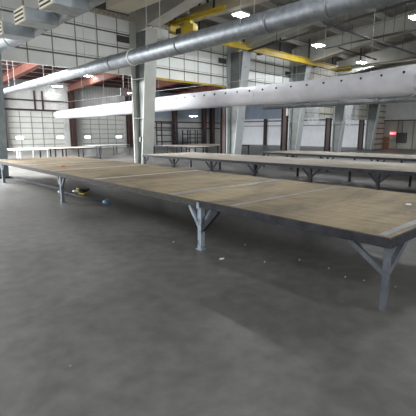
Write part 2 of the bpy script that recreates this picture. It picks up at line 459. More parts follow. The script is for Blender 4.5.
# ------------------------------------------------------------------ grey tapered columns and rafters of the hall
COLX = [4.38, 10.58, 16.95, 23.30, 29.55, 35.85]
COL_LABEL = ['blue grey steel column at the far left edge of the room',
             'big grey tapered steel column standing at the far end of the second table row',
             'grey tapered steel column with chipped flange, next beyond the big near column',
             'grey tapered steel column, third along the column line, red post at its left side',
             'slim grey column fourth along the line, wrapped by hanging clear plastic',
             'slim grey column at the far right end of the column line']
RAF_LABEL = ['grey roof rafter above the far left column', 'grey roof rafter springing from the big near column',
             'grey roof rafter springing from the second column behind the yellow crane beam',
             'grey roof rafter springing from the third column', 'grey roof rafter springing from the fourth column',
             'grey roof rafter springing from the last column']
W = 0.45
COLW = [0.45, .62, .62, .58, .52, .52]
YB = YP - .06
for i, x in enumerate(COLX):
    W = COLW[i]; x += (W - .45) / 2
    r = thing('steel_column', COL_LABEL[i], 'column', (x, 15.05, 0), 0, 'grey steel columns')
    L = Vector((-x, -15.05, 0))
    yb, yt, zt = 14.75, 14.12, 5.95
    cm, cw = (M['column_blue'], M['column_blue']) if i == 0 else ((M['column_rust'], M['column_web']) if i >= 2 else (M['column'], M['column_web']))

    def P(px, py, pz): return (px + L.x, py + L.y, pz)
    f = MB()
    f.hexa([P(x - W / 2, yb, .03), P(x + W / 2, yb, .03), P(x + W / 2, yb + .035, .03), P(x - W / 2, yb + .035, .03)],
           [P(x - W / 2, yt, zt), P(x + W / 2, yt, zt), P(x + W / 2, yt + .035, zt), P(x - W / 2, yt + .035, zt)])
    f.build('flange', cm, r)
    f = MB(); f.box(-W / 2, W / 2, YB - .035 + L.y, YB + L.y, .03, 7.0); f.build('flange', cm, r)
    f = MB()
    f.hexa([P(x - .015, yb + .035, .03), P(x + .015, yb + .035, .03), P(x + .015, YB - .035, .03), P(x - .015, YB - .035, .03)],
           [P(x - .015, yt + .035, zt), P(x + .015, yt + .035, zt), P(x + .015, YB - .035, zt), P(x - .015, YB - .035, zt)])
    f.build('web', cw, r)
    f = MB()
    for z in (2.2, 3.9):
        k = (z - .03) / (zt - .03); y0 = yb + (yt - yb) * k + .035
        f.box(-W / 2 + .02, W / 2 - .02, y0 + L.y, YB - .035 + L.y, z, z + .025)
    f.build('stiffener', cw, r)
    f = MB(); f.box(-W / 2 - .08, W / 2 + .08, -.42, .36, 0, .03); f.build('base_plate', M['steel_dark'], r)
    if i == 1:
        f = MB(); f.box(-.12, -.03, .02, .14, 1.15, 1.38); f.build('electrical_box', M['column_web'], r)
        f = MB(); f.tube((-.1, .2, .1), (-.1, .2, 5.0), .03, 8); f.build('conduit', M['column_web'], r)
    # rafter: deep at the column, shallower towards the ridge
    r = thing('roof_rafter', RAF_LABEL[i], 'rafter', (x, 14.05, 6.05), 0, 'grey roof rafters')
    LX, LY, LZ = -x, -14.05, -6.05

    def Q(px, py, pz): return (px + LX, py + LY, pz + LZ)
    y0, y1 = YB - .04, YN
    def zb(y): return 6.05 + (14.05 - y) * 0.16 if y > 9 else 6.05 + 5.05 * .16 + (9 - y) * .12
    ys = [y0, 14.05, 12, 9, 4, 0, y1]
    f = MB()
    for a, b_ in zip(ys, ys[1:]):
        za, zb_ = max(zb(a), 5.97), max(zb(b_), 5.97)
        f.hexa([Q(x - .015, b_, zb_), Q(x + .015, b_, zb_), Q(x + .015, a, za), Q(x - .015, a, za)],
               [Q(x - .015, b_, hall_z(b_) - .27), Q(x + .015, b_, hall_z(b_) - .27), Q(x + .015, a, hall_z(a) - .27), Q(x - .015, a, hall_z(a) - .27)])
    f.build('web', M['rafter'], r)
    f = MB()
    for a, b_ in zip(ys[1:], ys[2:]):
        f.hexa([Q(x - W / 2, b_, zb(b_) - .035), Q(x + W / 2, b_, zb(b_) - .035), Q(x + W / 2, a, zb(a) - .035), Q(x - W / 2, a, zb(a) - .035)],
               [Q(x - W / 2, b_, zb(b_)), Q(x + W / 2, b_, zb(b_)), Q(x + W / 2, a, zb(a)), Q(x - W / 2, a, zb(a))])
    f.build('bottom_flange', M['beige'] if i == 3 else M['rafter'], r)
    f = MB()
    for a, b_ in zip(ys, ys[1:]):
        f.hexa([Q(x - W / 2, b_, hall_z(b_) - .30), Q(x + W / 2, b_, hall_z(b_) - .30), Q(x + W / 2, a, hall_z(a) - .30), Q(x - W / 2, a, hall_z(a) - .30)],
               [Q(x - W / 2, b_, hall_z(b_) - .265), Q(x + W / 2, b_, hall_z(b_) - .265), Q(x + W / 2, a, hall_z(a) - .265), Q(x - W / 2, a, hall_z(a) - .265)])
    f.build('top_flange', M['rafter'], r)

# ------------------------------------------------------------------ red frames of the neighbouring bay
REDX = [11.0, 17.2, 23.5, 29.8, 36.1]
NEARRED = ['dark red post close behind the big near column', 'dark red post tight at the left of the second grey column',
           'dark red post tight at the left of the third grey column', 'dark red post tight at the left of the fourth grey column',
           'dark red post tight at the left of the last grey column']
FARRED = ['dark red post on the far wall left of the first overhead door', 'dark red post between the two overhead doors on the far wall',
          'dark red post on the far wall just left of the big near column', 'dark red post on the far wall in front of the dark storage racks',
          'dark red post on the far wall, left of the second grey column']
REDRAF = ['pale red rafter of the neighbouring bay, seen at far left', 'pale red rafter above the post between the overhead doors',
          'pale red rafter passing left of the big near column', 'pale red rafter passing right of the big near column',
          'pale red rafter deepest in the neighbouring bay']


def i_post(name, x, y, z, lab, w, d, group):
    r = thing(name, lab, 'post', (x, y, 0), 0, group)
    for s in (-1, 1):
        f = MB(); f.box(-w / 2, w / 2, s * d / 2 - .015, s * d / 2 + .015, .02, z); f.build('flange', M['red_dark'], r)
    f = MB(); f.box(-.012, .012, -d / 2 + .015, d / 2 - .015, .02, z); f.build('web', M['red_dark'], r)
    f = MB(); f.box(-w / 2 - .06, w / 2 + .06, -d / 2 - .06, d / 2 + .06, 0, .02); f.build('base_plate', M['steel_dark'], r)


for i, x in enumerate(REDX):
    i_post('red_post', x, 15.95, 7.1, NEARRED[i], .26, .4, 'red posts behind the grey columns')
for i, x in enumerate(REDX):
    i_post('red_post', x, YF - .45, 5.28, FARRED[i], .42, .5, 'red posts along the far wall')
i_post('red_post', 34.6, YF - .45, 5.3, 'dark red post on the far wall, left one of the close pair', .42, .5, 'red posts along the far wall')
i_post('red_post', X1 - .35, 29.8, 3.2, 'thin dark red post standing against the white end wall', .2, .3, 'red posts along the far wall')
for i, x in enumerate(REDX):
    r = thing('red_rafter', REDRAF[i], 'rafter', (x, YF, 5.3), 0, 'red roof rafters')
    f = MB(); y0, y1 = -.02, 16.2 - YF
    zb0, zb1 = 0.0, 1.35; zt0, zt1 = annex_z(YF) - .32 - 5.3, annex_z(16.15) - .32 - 5.3
    f.hexa([(-.02, y1, zb1), (.02, y1, zb1), (.02, y0, zb0), (-.02, y0, zb0)], [(-.02, y1, zt1), (.02, y1, zt1), (.02, y0, zt0), (-.02, y0, zt0)])
    f.build('web', M['red'], r)
    for za, zc in ((zb0, zb1), (zt0 - .03, zt1 - .03)):
        f = MB(); f.hexa([(-.2, y1, zc), (.2, y1, zc), (.2, y0, za), (-.2, y0, za)], [(-.2, y1, zc + .03), (.2, y1, zc + .03), (.2, y0, za + .03), (-.2, y0, za + .03)])
        f.build('flange', M['red'], r)

# ------------------------------------------------------------------ work tables


def brace_leg(parent, x, y, h, m, dirs, w=.11, foot=True, mb=None, reach=.30, drop=.30, bw=.045):
    """angle iron post with knee braces; dirs = list of (dx, dy) brace directions"""
    l = MB(); a = w; t = .014
    zf = .012 if foot else 0.0
    l.box(x - a / 2, x - a / 2 + t, y - a / 2, y + a / 2, zf, h); l.box(x - a / 2 + t, x + a / 2, y - a / 2, y - a / 2 + t, zf, h)
    lo = l.build('leg', m, parent)
    for dx, dy in dirs:
        b = MB()
        b.bar((x + dx * .02, y + dy * .02, h - drop), (x + dx * reach, y + dy * reach, h - .01), bw, bw, (0, 0, 1))
        b.build('knee_brace', mb or m, lo)
    if foot:
        f = MB(); f.box(x - a / 2 - .02, x + a / 2 + .02, y - a / 2 - .02, y + a / 2 + .02, 0, .012); f.build('foot_plate', m, lo)
    return lo


def plain_leg(parent, x, y, h, m, w=.07):
    l = MB(); l.box(x - w / 2, x + w / 2, y - w / 2, y + w / 2, 0, h); return l.build('leg', m, parent)


HT = 0.69
# near table: local x across, y along (away to the left)
T1 = thing('layout_table', 'longest nearest low work table with tan plywood top and dark steel edge', 'table', (3.40, 1.155, 0), math.radians(-2.65), 'low work tables')
WID, LEN, JO = 2.78, 13.2, 2.56
tp = MB()
edges = [0.02, 2.0, 3.25, 5.75, 8.0, 10.1, LEN - .02]
for a, b_ in zip(edges, edges[1:]): tp.box(.02, WID - .02, a + .004, b_ - .004, HT - .026, HT)
tp.build('plywood_top', M['ply'], T1)
for yy, w_, m_ in ((0.11, .075, 'strip'), (2.0, .045, 'strip'), (3.25, .13, 'strip'), (5.75, .07, 'strip_pale'), (8.0, .06, 'strip_pale'), (10.1, .06, 'strip_pale')):
    s_ = MB(); s_.box(.04, WID - .04, yy - w_ / 2, yy + w_ / 2, HT - .002, HT + .004); s_.build('seam_strip', M[m_], T1)
s_ = MB(); s_.box(1.2, 1.9, 3.13, 3.24, HT + .0, HT + .0055); s_.build('tan_patch', M['strip_tan'], T1)
rail = MB(); rail.box(-.015, .035, 0, JO - .012, HT - .088, HT - .004); rail.box(.035, .09, 0, JO - .012, HT - .088, HT - .075); rail.build('side_rail', M['steel_dark'], T1)
rail = MB(); rail.box(-.015, .035, JO + .012, LEN, HT - .085, HT - .004); rail.box(.035, .09, JO + .012, LEN, HT - .085, HT - .072); ro = rail.build('side_rail', M['ply_edge'], T1); ro['label'] = 'weathered brown side rail'
rail = MB(); rail.box(WID - .035, WID + .015, 0, LEN, HT - .088, HT - .004); rail.build('side_rail', M['steel_dark'], T1)
for yy in (0, LEN - .05):
    e = MB(); e.box(.035, WID - .035, yy, yy + .05, HT - .088, HT - .004); e.build('end_rail', M['steel_dark'], T1)
for yy in (1.23, 2.43, 3.65, 4.87, 6.1, 7.3, 8.5, 9.75, 11.0, 12.2):
    e = MB(); e.box(.035, WID - .035, yy - .03, yy + .03, HT - .08, HT - .027); e.build('cross_member', M['steel_dark'], T1)
LZ = HT - .085
for k, yy in enumerate((.04, JO, 7.42, 12.2)):
    m_ = (M['steel_grey'], M['steel_pale'], M['steel_blue'], M['steel_blue'])[k]
    dirs = [(0, 1), (1, 0)] if k == 0 else [(0, 1), (0, -1)]
    lo = brace_leg(T1, .035, yy, LZ, m_, dirs if k != 1 else [(0, 1), (1, 0)], w=(.050, .07, .07, .07)[k], reach=(.36, .24, .19, .19)[k], drop=(.25, .30, .24, .24)[k], foot=k > 0)
    if k == 1:
        lo['label'] = 'pale blue middle leg'
        bb = MB(); bb.bar((.03, yy - .03, LZ - .32), (.03, yy - .34, LZ - .005), .05, .06); bo = bb.build('knee_brace', M['steel_dark'], lo); bo['label'] = 'dark knee brace'
        pl = MB(); pl.box(-.03, -.016, yy - .022, yy + .022, LZ - .02, HT - .02); pl.build('joint_plate', M['steel_pale'], lo)
    brace_leg(T1, WID - .05, yy, LZ, M['steel_grey'], dirs, w=.07, reach=.2, drop=.24)


def back_table(label, loc, rz, wid, length, legs, topm, plain_rear=True, h=HT, group='low work tables', frame='steel_dark', rh=.09, brace=True):
    t = thing('layout_table', label, 'table', loc, rz, group)
    tp = MB(); tp.box(.03, wid - .03, .03, length - .03, h - .03, h); tp.build('table_top', M[topm], t)
    for xx in (0, wid - .05):
        r_ = MB(); r_.box(xx, xx + .05, 0, length, h - rh, h - .004); r_.build('side_rail', M[frame], t)
    for yy in (0, length - .05):
        r_ = MB(); r_.box(.05, wid - .05, yy, yy + .05, h - rh, h - .004); r_.build('end_rail', M[frame], t)
    for k, yy in enumerate(legs):
        d = [(0, 1), (0, -1)]
        if yy < .3: d = [(0, 1)]
        if yy > length - .3: d = [(0, -1)]
        brace_leg(t, .04, yy, h - rh, M[frame], d if brace else [], w=.07, reach=.26, drop=.24, bw=.04)
        plain_leg(t, wid - .06, yy, h - rh, M[frame], .06)
    return t


# second row: front edge x ~ 9.3 .. 9.7
L2 = 15.15
back_table('long low steel work table in the second row, starting beside the big grey column', (9.80, -1.9, 0), math.radians(1.8), 2.75, L2,
           [.1, 1.85, 3.75, 5.65, 7.5, 9.45, 11.3, 13.25, 15.05], 'table_top_back')
back_table('long low steel work table in the third row, beneath the white fabric duct', (14.45, -1.0, 0), 0, 2.6, 12.0,
           [.1, 1.5, 3.2, 5.0, 6.7, 8.7, 10.4, 11.9], 'table_top_back')
# neighbouring bay
def annex_table(label, loc, rz, wid, length, legs, topm, frame):
    return back_table(label, loc, rz, wid, length, legs, topm, frame=frame, rh=.055, brace=False)


annex_table('white framed table farthest left in the neighbouring bay', (8.9, 21.5, 0), PI / 2, 2.0, 1.75, [.08, .85, 1.67], 'white_table', 'white_table')
annex_table('dark edged table in the neighbouring bay beside the white framed table', (12.0, 21.3, 0), PI / 2, 2.2, 2.9, [.08, 1.45, 2.2, 2.82], 'table_top_back', 'steel_dark')
annex_table('white topped table left of the big near column, before the second overhead door', (15.9, 24.0, 0), PI / 2, 1.8, 2.8, [.08, 1.4, 2.72], 'white_table', 'steel_grey')
annex_table('grey table seen just right of the big near column, in front of the storage racks', (16.4, 17.6, 0), math.radians(2), 2.2, 4.2, [.08, 1.4, 2.8, 4.12], 'table_top_back', 'steel_dark')
annex_table('grey table behind the second grey column, below the pair of red posts', (19.6, 17.6, 0), math.radians(2), 2.2, 4.4, [.08, 2.2, 4.32], 'table_top_back', 'steel_dark')

# ------------------------------------------------------------------ ducts


def spiral_duct(label, x, z, r, y0, y1, collars, hangers, bright=None, slope=0.0, steps=()):
    def rad(y):
        q = r
        for ys_, rs_ in steps:
            if y >= ys_: q = rs_
        return q
    t = thing('spiral_duct', label, 'duct', (x, y0, z), 0, 'metal spiral ducts')
    n = 28
    f = MB(); seg = int((y1 - y0) / 1.0)
    f.rings([[(rad(y0 + (y1 - y0) * k / seg) * math.cos(2 * PI * i / n), (y1 - y0) * k / seg, slope * (y1 - y0) * k / seg + rad(y0 + (y1 - y0) * k / seg) * math.sin(2 * PI * i / n)) for i in range(n)] for k in range(seg + 1)])
    f.build('duct_pipe', M['spiral'], t)
    for y in collars:
        c_ = MB(); zc = slope * (y - y0); c_.tube((0, y - y0 - .03, zc), (0, y - y0 + .03, zc), rad(y) + .012, n); c_.build('collar', M['collar'], t)
    if bright:
        c_ = MB(); zc = slope * (bright - y0); c_.tube((0, bright - y0 - .03, zc), (0, bright - y0 + .03, zc), rad(bright) + .018, n); o = c_.build('clamp', M['bright_collar'], t); o['label'] = 'bright clamp ring'
    for y in hangers:
        zt = (hall_z(y) if y < YP else annex_z(y)) - z; zc = slope * (y - y0); r_h = rad(y)
        for s in (-1, 1):
            h = MB(); h.tube((s * (r_h + .012), y - y0, zc - .02), (s * (r_h + .012), y - y0, zt), .008, 6); h.build('hanger_rod', M['housing'], t)
    return t


spiral_duct('long bare metal spiral duct crossing the room high up, from far left to upper right', 7.45, 4.13, .235, -3.0, 24.0,
            [1.9, 4.1, 5.55, 8.6, 12.1, 15.9, 18.4, 21.2], [2.6, 6.2, 9.8, 13.6, 17.4, 22.0], bright=10.9, slope=-.0135, steps=((14, .20), (17.5, .165), (20.5, .13)))

# duct with louvred outlet boxes, top left
D2 = spiral_duct('short metal duct with louvred outlet boxes at the top left corner', 4.55, 4.67, .27, 2.0, 14.6, [5.2, 7.4, 9.1, 10.6, 13.0], [6.8, 12.8], slope=-.0225)
for y in (8.35, 9.8, 11.3):
    dz = -.0225 * (y - 2) - .27
    b = MB(); b.box(-.90, -.12, y - 2.0 - .29, y - 2.0 + .29, dz - .14, dz + .14)
    bo = b.build('outlet_box', M['duct_box'], D2, bevel=.01)
    l = MB(); l.box(-.935, -.90, y - 2.0 - .30, y - 2.0 + .30, dz - .15, dz + .15); lo = l.build('grille', M['louvre'], bo)
    for k in range(3):
        s_ = MB(); zz = dz - .115 + k * .09
        s_.box(-.942, -.934, y - 2.0 - .27, y - 2.0 + .27, zz, zz + .04); s_.build('slot', M['black'], bo)

# white fabric duct
FX, FR = 13.95, .44
FD = thing('fabric_duct', 'big white inflated fabric duct hanging across the whole room', 'duct', (FX, 0, 3.2))
n = 30; ys = [-2 + k * .2 for k in range(int(33.6 / .2) + 1)]
f = MB(); rings = []


PROF = [(-2, 3.34, .50), (3.2, 3.30, .54), (4.6, 3.26, .50), (6.2, 3.22, .44), (8.3, 3.19, .42), (15.4, 3.17, .405), (24, 3.04, .40), (31.6, 2.95, .33)]


def prof(y):
    for (a, za, ra), (b_, zb_, rb) in zip(PROF, PROF[1:]):
        if y <= b_:
            k = max(0, (y - a) / (b_ - a)); return za + (zb_ - za) * k - 3.2, ra + (rb - ra) * k
    return PROF[-1][1] - 3.2, PROF[-1][2]


JOINTS = (4.4, 10.9, 13.2, 22.0)
for k, y in enumerate(ys):
    ring = []
    cz, R_ = prof(y)
    end = (1.0, .93, .8)[max(0, k - (len(ys) - 3))] if k >= len(ys) - 3 else 1.0
    jn = min(abs(y - q) for q in JOINTS)
    for i in range(n):
        a = 2 * PI * i / n
        wob = 1 + .010 * math.sin(3.1 * y + 2 * a) + .012 * math.sin(1.3 * y) * math.cos(2 * a + y)
        if jn < 1.0: wob *= 1 - .055 * (1 - jn) * (1 + 1.1 * math.sin(8 * a + 6 * y))
        rr = R_ * wob * end
        ring.append((rr * .95 * math.cos(a), y, cz + rr * math.sin(a)))
    rings.append(ring)
f.rings(rings); f.build('fabric_tube', M['fabric'], FD)
y = 2.6; k = 0
while y < 30.5:
    a = PI - .46; cz, R_ = prof(y)
    p = Vector((R_ * .95 * math.cos(a), y, cz + R_ * math.sin(a)))
    nrm = Vector((math.cos(a), 0, math.sin(a)))
    o_ = MB(); o_.tube(p - nrm * .02, p + nrm * .022, .04, 12); o_.build('nozzle', M['black'], FD)
    y += .71; k += 1
for yy in (4.4, 10.9, 16.2, 22.0, 27.5):
    cz, R_ = prof(yy)
    z_ = MB(); z_.tube((0, yy - .01, cz), (0, yy + .01, cz), R_ * .955, n); z_.build('zip_seam', M['fabric'], FD)
cb = MB(); cb.tube((0, -2, FR + .25), (0, 31.5, FR + .25), .008, 6); cb.build('support_cable', M['housing'], FD)
for yy in range(0, 32, 3):
    h = MB(); h.tube((0, yy, prof(yy)[0] + prof(yy)[1] - .06), (0, yy, (hall_z(yy) if yy < 15.4 else annex_z(yy)) - 3.2), .006, 6); h.build('hanger_rod', M['housing'], FD)

# slim rectangular metal duct behind the fabric duct
SD = thing('metal_duct', 'slim metal duct running just below and behind the white fabric duct', 'duct', (16.1, -2, 2.84))
f = MB(); f.tube((0, 0, 0), (0, 14.2, 0), .13, 18); f.build('duct_pipe', M['dull_duct'], SD)
for y in (2.5, 5.5, 8.5, 11.5):
    c_ = MB(); c_.tube((0, y - .04, 0), (0, y + .04, 0), .145, 18); c_.build('collar', M['collar'], SD)
for y in (3, 7, 11):
    h = MB(); h.tube((0, y, .14), (0, y, hall_z(y - 2) - 2.95), .008, 6); h.build('hanger_rod', M['housing'], SD)

# big square duct chunk hanging at top, left of the near column
BD = thing('ceiling_duct_box', 'big beige rectangular duct box hanging under the roof above the near column', 'duct', (8.9, 12.6, 6.23))
f = MB(); f.box(-.47, .47, -3.4, 1.35, 0, .62); f.build('box_body', M['beige'], BD, bevel=.01)
f = MB(); f.box(-.50, .50, 1.30, 1.38, -.03, .65); f.build('end_flange', M['rafter'], BD)
for y in (-2.8, -.8, 1.0):
    h = MB(); h.tube((.3, y, .6), (.3, y, hall_z(12.6 + y) - 6.23), .012, 6); h.build('hanger_rod', M['housing'], BD)

# ------------------------------------------------------------------ yellow crane
CR = thing('crane_runway', 'long yellow crane runway beam below the roof along the column line', 'crane', (11.5, 13.95, 5.86))
f = MB(); f.box(0, 15.3, -.10, .10, 0, .05); f.box(0, 15.3, -.015, .015, .05, .30); f.box(0, 15.3, -.11, .11, .30, .34); f.build('beam', M['yellow'], CR)
for x in (1.8, 5.0, 8.3, 11.5, 14.6):
    h = MB(); h.bar((x, 0, .34), (x, 0, hall_z(13.95) - 5.86), .07, .07); h.build('hanger', M['steel_dark'], CR)
for x in (6.4, 12.3):
    h = MB(); h.box(x - .12, x + .12, -.13, .13, -.08, .0); h.build('cable_trolley', M['sign'], CR)
BG = thing('crane_bridge', 'yellow bridge beam with hoist trolley crossing above the big near column', 'crane', (11.75, 14.1, 6.21))
f = MB(); f.box(-.08, .08, -3.2, .2, 0, .03); f.box(-.015, .015, -3.2, .2, .03, .15); f.box(-.08, .08, -3.2, .2, .15, .18); f.build('beam', M['yellow'], BG)
f = MB(); f.box(-.14, .16, -1.5, -.75, -.46, -.16); f.box(-.10, .10, -1.3, -.9, -.16, .02); f.build('hoist', M['yellow'], BG, bevel=.02)
f = MB(); f.box(-.1, .12, -.75, -.35, -.42, -.2); f.build('motor', M['sign'], BG, bevel=.02)
for y in (-2.6, -.2):
    f = MB(); f.bar((0, y, .18), (0, y, hall_z(14.1 + y) - 6.21), .07, .07); f.build('hanger', M['steel_dark'], BG)
G2 = thing('box_girder', 'beige box girder under the roof right of the yellow bridge beam', 'beam', (12.7, 11.9, 6.52))
f = MB(); f.box(-.18, .18, -9, 1.9, 0, .5); f.build('girder_body', M['beige'], G2, bevel=.01)
for y in (-8, -4, .9):
    f = MB(); f.bar((0, y, .5), (0, y, hall_z(11.9 + y) - 6.52), .08, .08); f.build('hanger', M['steel_dark'], G2)
M['beige_dark'] = mat('dull_beige_beam', (0.24, 0.21, 0.14), 0.7)
G3 = thing('crane_bridge', 'beige bridge beam at the far end of the yellow runway', 'crane', (27.1, 14.0, 5.95))
f = MB(); f.box(-.10, .10, -1.0, .15, -.10, .22); f.build('end_carriage', M['yellow'], G3)
f = MB(); f.box(-.07, .07, -16, -1.0, .02, .2); f.build('beam', M['beige_dark'], G3)
for y in (-1.6, -6, -11):
    f = MB(); f.bar((0, y, .2), (0, y, hall_z(14 + y) - 5.95), .08, .08); f.build('hanger', M['steel_dark'], G3)

# ------------------------------------------------------------------ ceiling pipes


def pipe(label, a, b, r, drops=()):
    a, b = Vector(a), Vector(b)
    t = thing('sprinkler_pipe', label, 'pipe', a, 0, 'dark ceiling pipes')
    f = MB(); f.tube((0, 0, 0), b - a, r, 10); f.build('pipe_run', M['dark_pipe'], t)
    for k in drops:
        p = (b - a) * k; w_ = a + p
        h = MB(); h.tube(p, p + Vector((0, 0, max(.1, hall_z(w_.y) - w_.z))), .014, 6); h.build('hanger', M['dark_pipe'], t)


pipe('dark sprinkler pipe rising with the roof just right of the metal spiral duct', (16.5, 13.6, 5.75), (16.5, 2.0, 6.75), .05, (.15, .4, .7, .95))
pipe('dark sprinkler pipe rising with the roof, nearer the white fabric duct', (20.5, 11.5, 6.15), (20.5, 1.0, 6.55), .05, (.1, .35, .6, .9))
pipe('thin dark pipe crossing under the roof above the distant high bay lamps', (14.5, 8.2, 5.75), (25.0, 8.2, 6.0), .045, (.2, .55, .8))
pipe('short thin dark pipe crossing under the roof beside the middle high bay lamp', (21.5, 11.2, 6.3), (26.8, 11.2, 6.3), .04, (.3, .7))

# ------------------------------------------------------------------ lamps


def high_bay(label, x, y, z, lampm, sx=.6, sy=.5, group='hall high bay lamps', roof=hall_z):
    t = thing('high_bay_lamp', label, 'lamp', (x, y, z), 0, group)
    f = MB(); f.box(-sx / 2, sx / 2, -sy / 2, sy / 2, .03, .12); f.build('housing', M['housing'], t, bevel=.01)
    f = MB(); f.box(-sx / 2 + .02, sx / 2 - .02, -sy / 2 + .02, sy / 2 - .02, 0, .03); f.build('diffuser', M[lampm], t)
    f = MB(); f.tube((0, 0, .12), (0, 0, roof(y) - z), .01, 6); f.build('hanger_rod', M['housing'], t)


hl = {(0, 0): 'bright high bay lamp nearest the camera, above the metal spiral duct', (1, 0): 'bright high bay lamp second along the row, over the yellow runway beam',
      (2, 0): 'bright high bay lamp farthest along the row, just over the white fabric duct', (1, 1): 'bright high bay lamp at the right edge of the picture'}
for i, x in enumerate((13.5, 21.2, 28.5)):
    for j, y in enumerate((11.6, 6.4)):
        if (i, j) in ((0, 1), (2, 1)): continue
        high_bay(hl[(i, j)], x + (-2 if (i, j) == (1, 1) else 0), y + (.68 * i if j == 0 else 0), 6.5, 'lamp')
for k, (x, y) in enumerate(((13.5, 1.5), (5.5, 3.0), (5.5, -4.0), (-1.5, 6.0), (22.0, 0.0), (30, 4.0))):
    high_bay(['high bay lamp above the third table row, out to the right', 'high bay lamp overhead near the end of the nearest table',
              'high bay lamp overhead behind the camera', 'high bay lamp overhead to the left of the camera',
              'high bay lamp far out to the right', 'high bay lamp far out to the right near the end wall'][k], x, y, 6.9, 'lamp')
al = [('small lamp under the neighbouring bay roof, left of the dark red rafter', 16.6, 31.1, 6.2), ('small lamp farthest left under the neighbouring bay roof', 15.65, 34.9, 5.58),
      ('elongated lamp of the neighbouring bay just left of the big near column', 22.3, 34.0, 5.4), ('small lamp of the neighbouring bay right of the big near column, over the racks', 30.6, 33.2, 3.35),
      ('small lamp of the neighbouring bay over the pair of red posts', 35.2, 32.2, 3.4)]
for lab, x, y, z in al: high_bay(lab, x, y, z, 'annex_lamp', .8, .5, 'neighbouring bay lamps', annex_z)
for lab, x, y in (('lamp of the neighbouring bay hidden above the white panel wall', 12.0, 22.0), ('lamp of the neighbouring bay above the tables behind the second column', 21.0, 22.0),
                  ('lamp of the neighbouring bay above the floor behind the third column', 31.6, 22.0)):
    high_bay(lab, x, y, 6.2, 'annex_lamp', .8, .5, 'neighbouring bay lamps', annex_z)

# ------------------------------------------------------------------ racks, signs and small things


def rack(label, x0, x1, y, z, shelves, posts, stuff):
    t = thing('storage_rack', label, 'rack', (x0, y, 0), 0, 'dark storage racks')
    wd = x1 - x0
    for k in range(posts):
        xx = wd * k / (posts - 1)
        for yy in (0, .9):
            p = MB(); p.box(xx - .05, xx + .05, yy - .05, yy + .05, 0, z); p.build('upright', M['rack_dark'], t)
    for zz in shelves:
        p = MB(); p.box(-.05, wd + .05, -.05, .95, zz, zz + .1); p.build('shelf', M['rack_dark'], t)


rack('tall dark steel storage rack on the far wall, right of the big near column', 26.3, 28.5, 33.6, 2.75, (.5, 1.2, 1.75, 2.5), 2, 0)
rack('lower dark steel storage rack right of the tall one', 30.6, 33.0, 34.2, 1.85, (.35, .85, 1.3), 3, 0)


def plate(label, x, z, w_, h_, name='wall_plate'):
    t = thing(name, label, 'sign', (x, YP - .06, z), 0, 'dark plates on the panel wall')
    f = MB(); f.box(-w_ / 2, w_ / 2, -.03, 0, -h_ / 2, h_ / 2); f.build('plate', M['sign'], t)
    f = MB()
    for k in range(3): f.box(-w_ / 2 + .04, w_ / 2 - .04, -.036, -.03, -h_ / 2 + .06 + k * h_ / 3.6, -h_ / 2 + .085 + k * h_ / 3.6)
    f.build('slat', M['batten'], t)


plate('dark plate on the white panel wall left of the big near column', 10.0 - .02, 5.58, .62, .26)
plate('dark plate on the white panel wall left of the second grey column', 16.35, 5.46, .6, .26)
plate('dark plate on the white panel wall left of the third grey column', 22.75, 5.40, .6, .28)

WS = thing('hanging_sign', 'white sign with a red mark hanging left of the big near column', 'sign', (10.0, YP + .06, 3.37))
f = MB(); f.box(-.17, .17, -.02, .02, -.17, .17); f.build('board', M['strip'], WS)
f = MB(); f.tube((.09, -.03, 0), (.09, -.02, 0), .04, 14); f.build('red_mark', M['red_mark'], WS)
f = MB(); f.bar((0, 0, .17), (0, 0, .78), .03, .03); f.build('hanger', M['batten'], WS)

EX = thing('exit_sign', 'lit red exit sign on the end wall', 'sign', (X1 - .06, 14.47, 1.47))
f = MB(); f.box(-.04, .05, -.26, .26, -.12, .12); f.build('box', M['exit'], EX)
f = MB(); S = .045
def stroke(y0, z0, y1, z1): f.bar((-.048, y0, z0), (-.048, y1, z1), .014, .022)
for q, ch in enumerate('EXIT'):
    y_ = .2 - q * .125; a, b_ = y_, y_ - .08
    if ch == 'E':
        stroke(a, -.08, a, .08)
        for z_ in (-.08, 0, .08): stroke(a, z_, b_, z_)
    if ch == 'X': stroke(a, -.08, b_, .08); stroke(a, .08, b_, -.08)
    if ch == 'I': stroke((a + b_) / 2, -.08, (a + b_) / 2, .08)
    if ch == 'T': stroke(a, .08, b_, .08); stroke((a + b_) / 2, -.08, (a + b_) / 2, .08)
f.build('lettering', M['exit_letter'], EX)
SP = thing('wall_cabinet', 'black box mounted on the end wall right of the exit sign', 'box', (X1 - .02, 13.6, .68))
f = MB(); f.box(-.25, 0, -.45, .45, -.1, .85); f.build('body', M['sign'], SP, bevel=.02)
f = MB(); f.bar((-.1, 0, .85), (-.1, 0, 1.9), .06, .06); f.build('conduit', M['batten'], SP)

# clear plastic sheeting hung from the fourth column
def plastic(label, x, y, z0, z1, w_, seed):
    rnd = random.Random(seed); nx, nz = 14, 18; f = MB(); g = []
    ph = [rnd.uniform(0, 6) for _ in range(4)]
    for j in range(nz + 1):
        row = []
        for i in range(nx + 1):
            u, v = i / nx, j / nz
            rag = (.25 * math.sin(9 * u + ph[0]) + .15 * math.sin(23 * u + ph[1])) * (1 - v)
            dd = .10 * math.sin(14 * u + ph[2] + 2 * v) + .05 * math.sin(31 * u + ph[3] + 7 * v)
            row.append(f.bm.verts.new((x + (u - .5) * w_ * (.75 + .25 * v), y + dd, z0 + (z1 - z0) * v + rag * .6)))
        g.append(row)
    for j in range(nz):
        for i in range(nx): f.bm.faces.new((g[j][i], g[j][i + 1], g[j + 1][i + 1], g[j + 1][i])).smooth = True
    o = f.build('plastic_sheet', M['plastic'])
    s_ = o.modifiers.new('solid', 'SOLIDIFY'); s_.thickness = .004
    tag(o, label, 'plastic sheet', 'hanging plastic sheets')


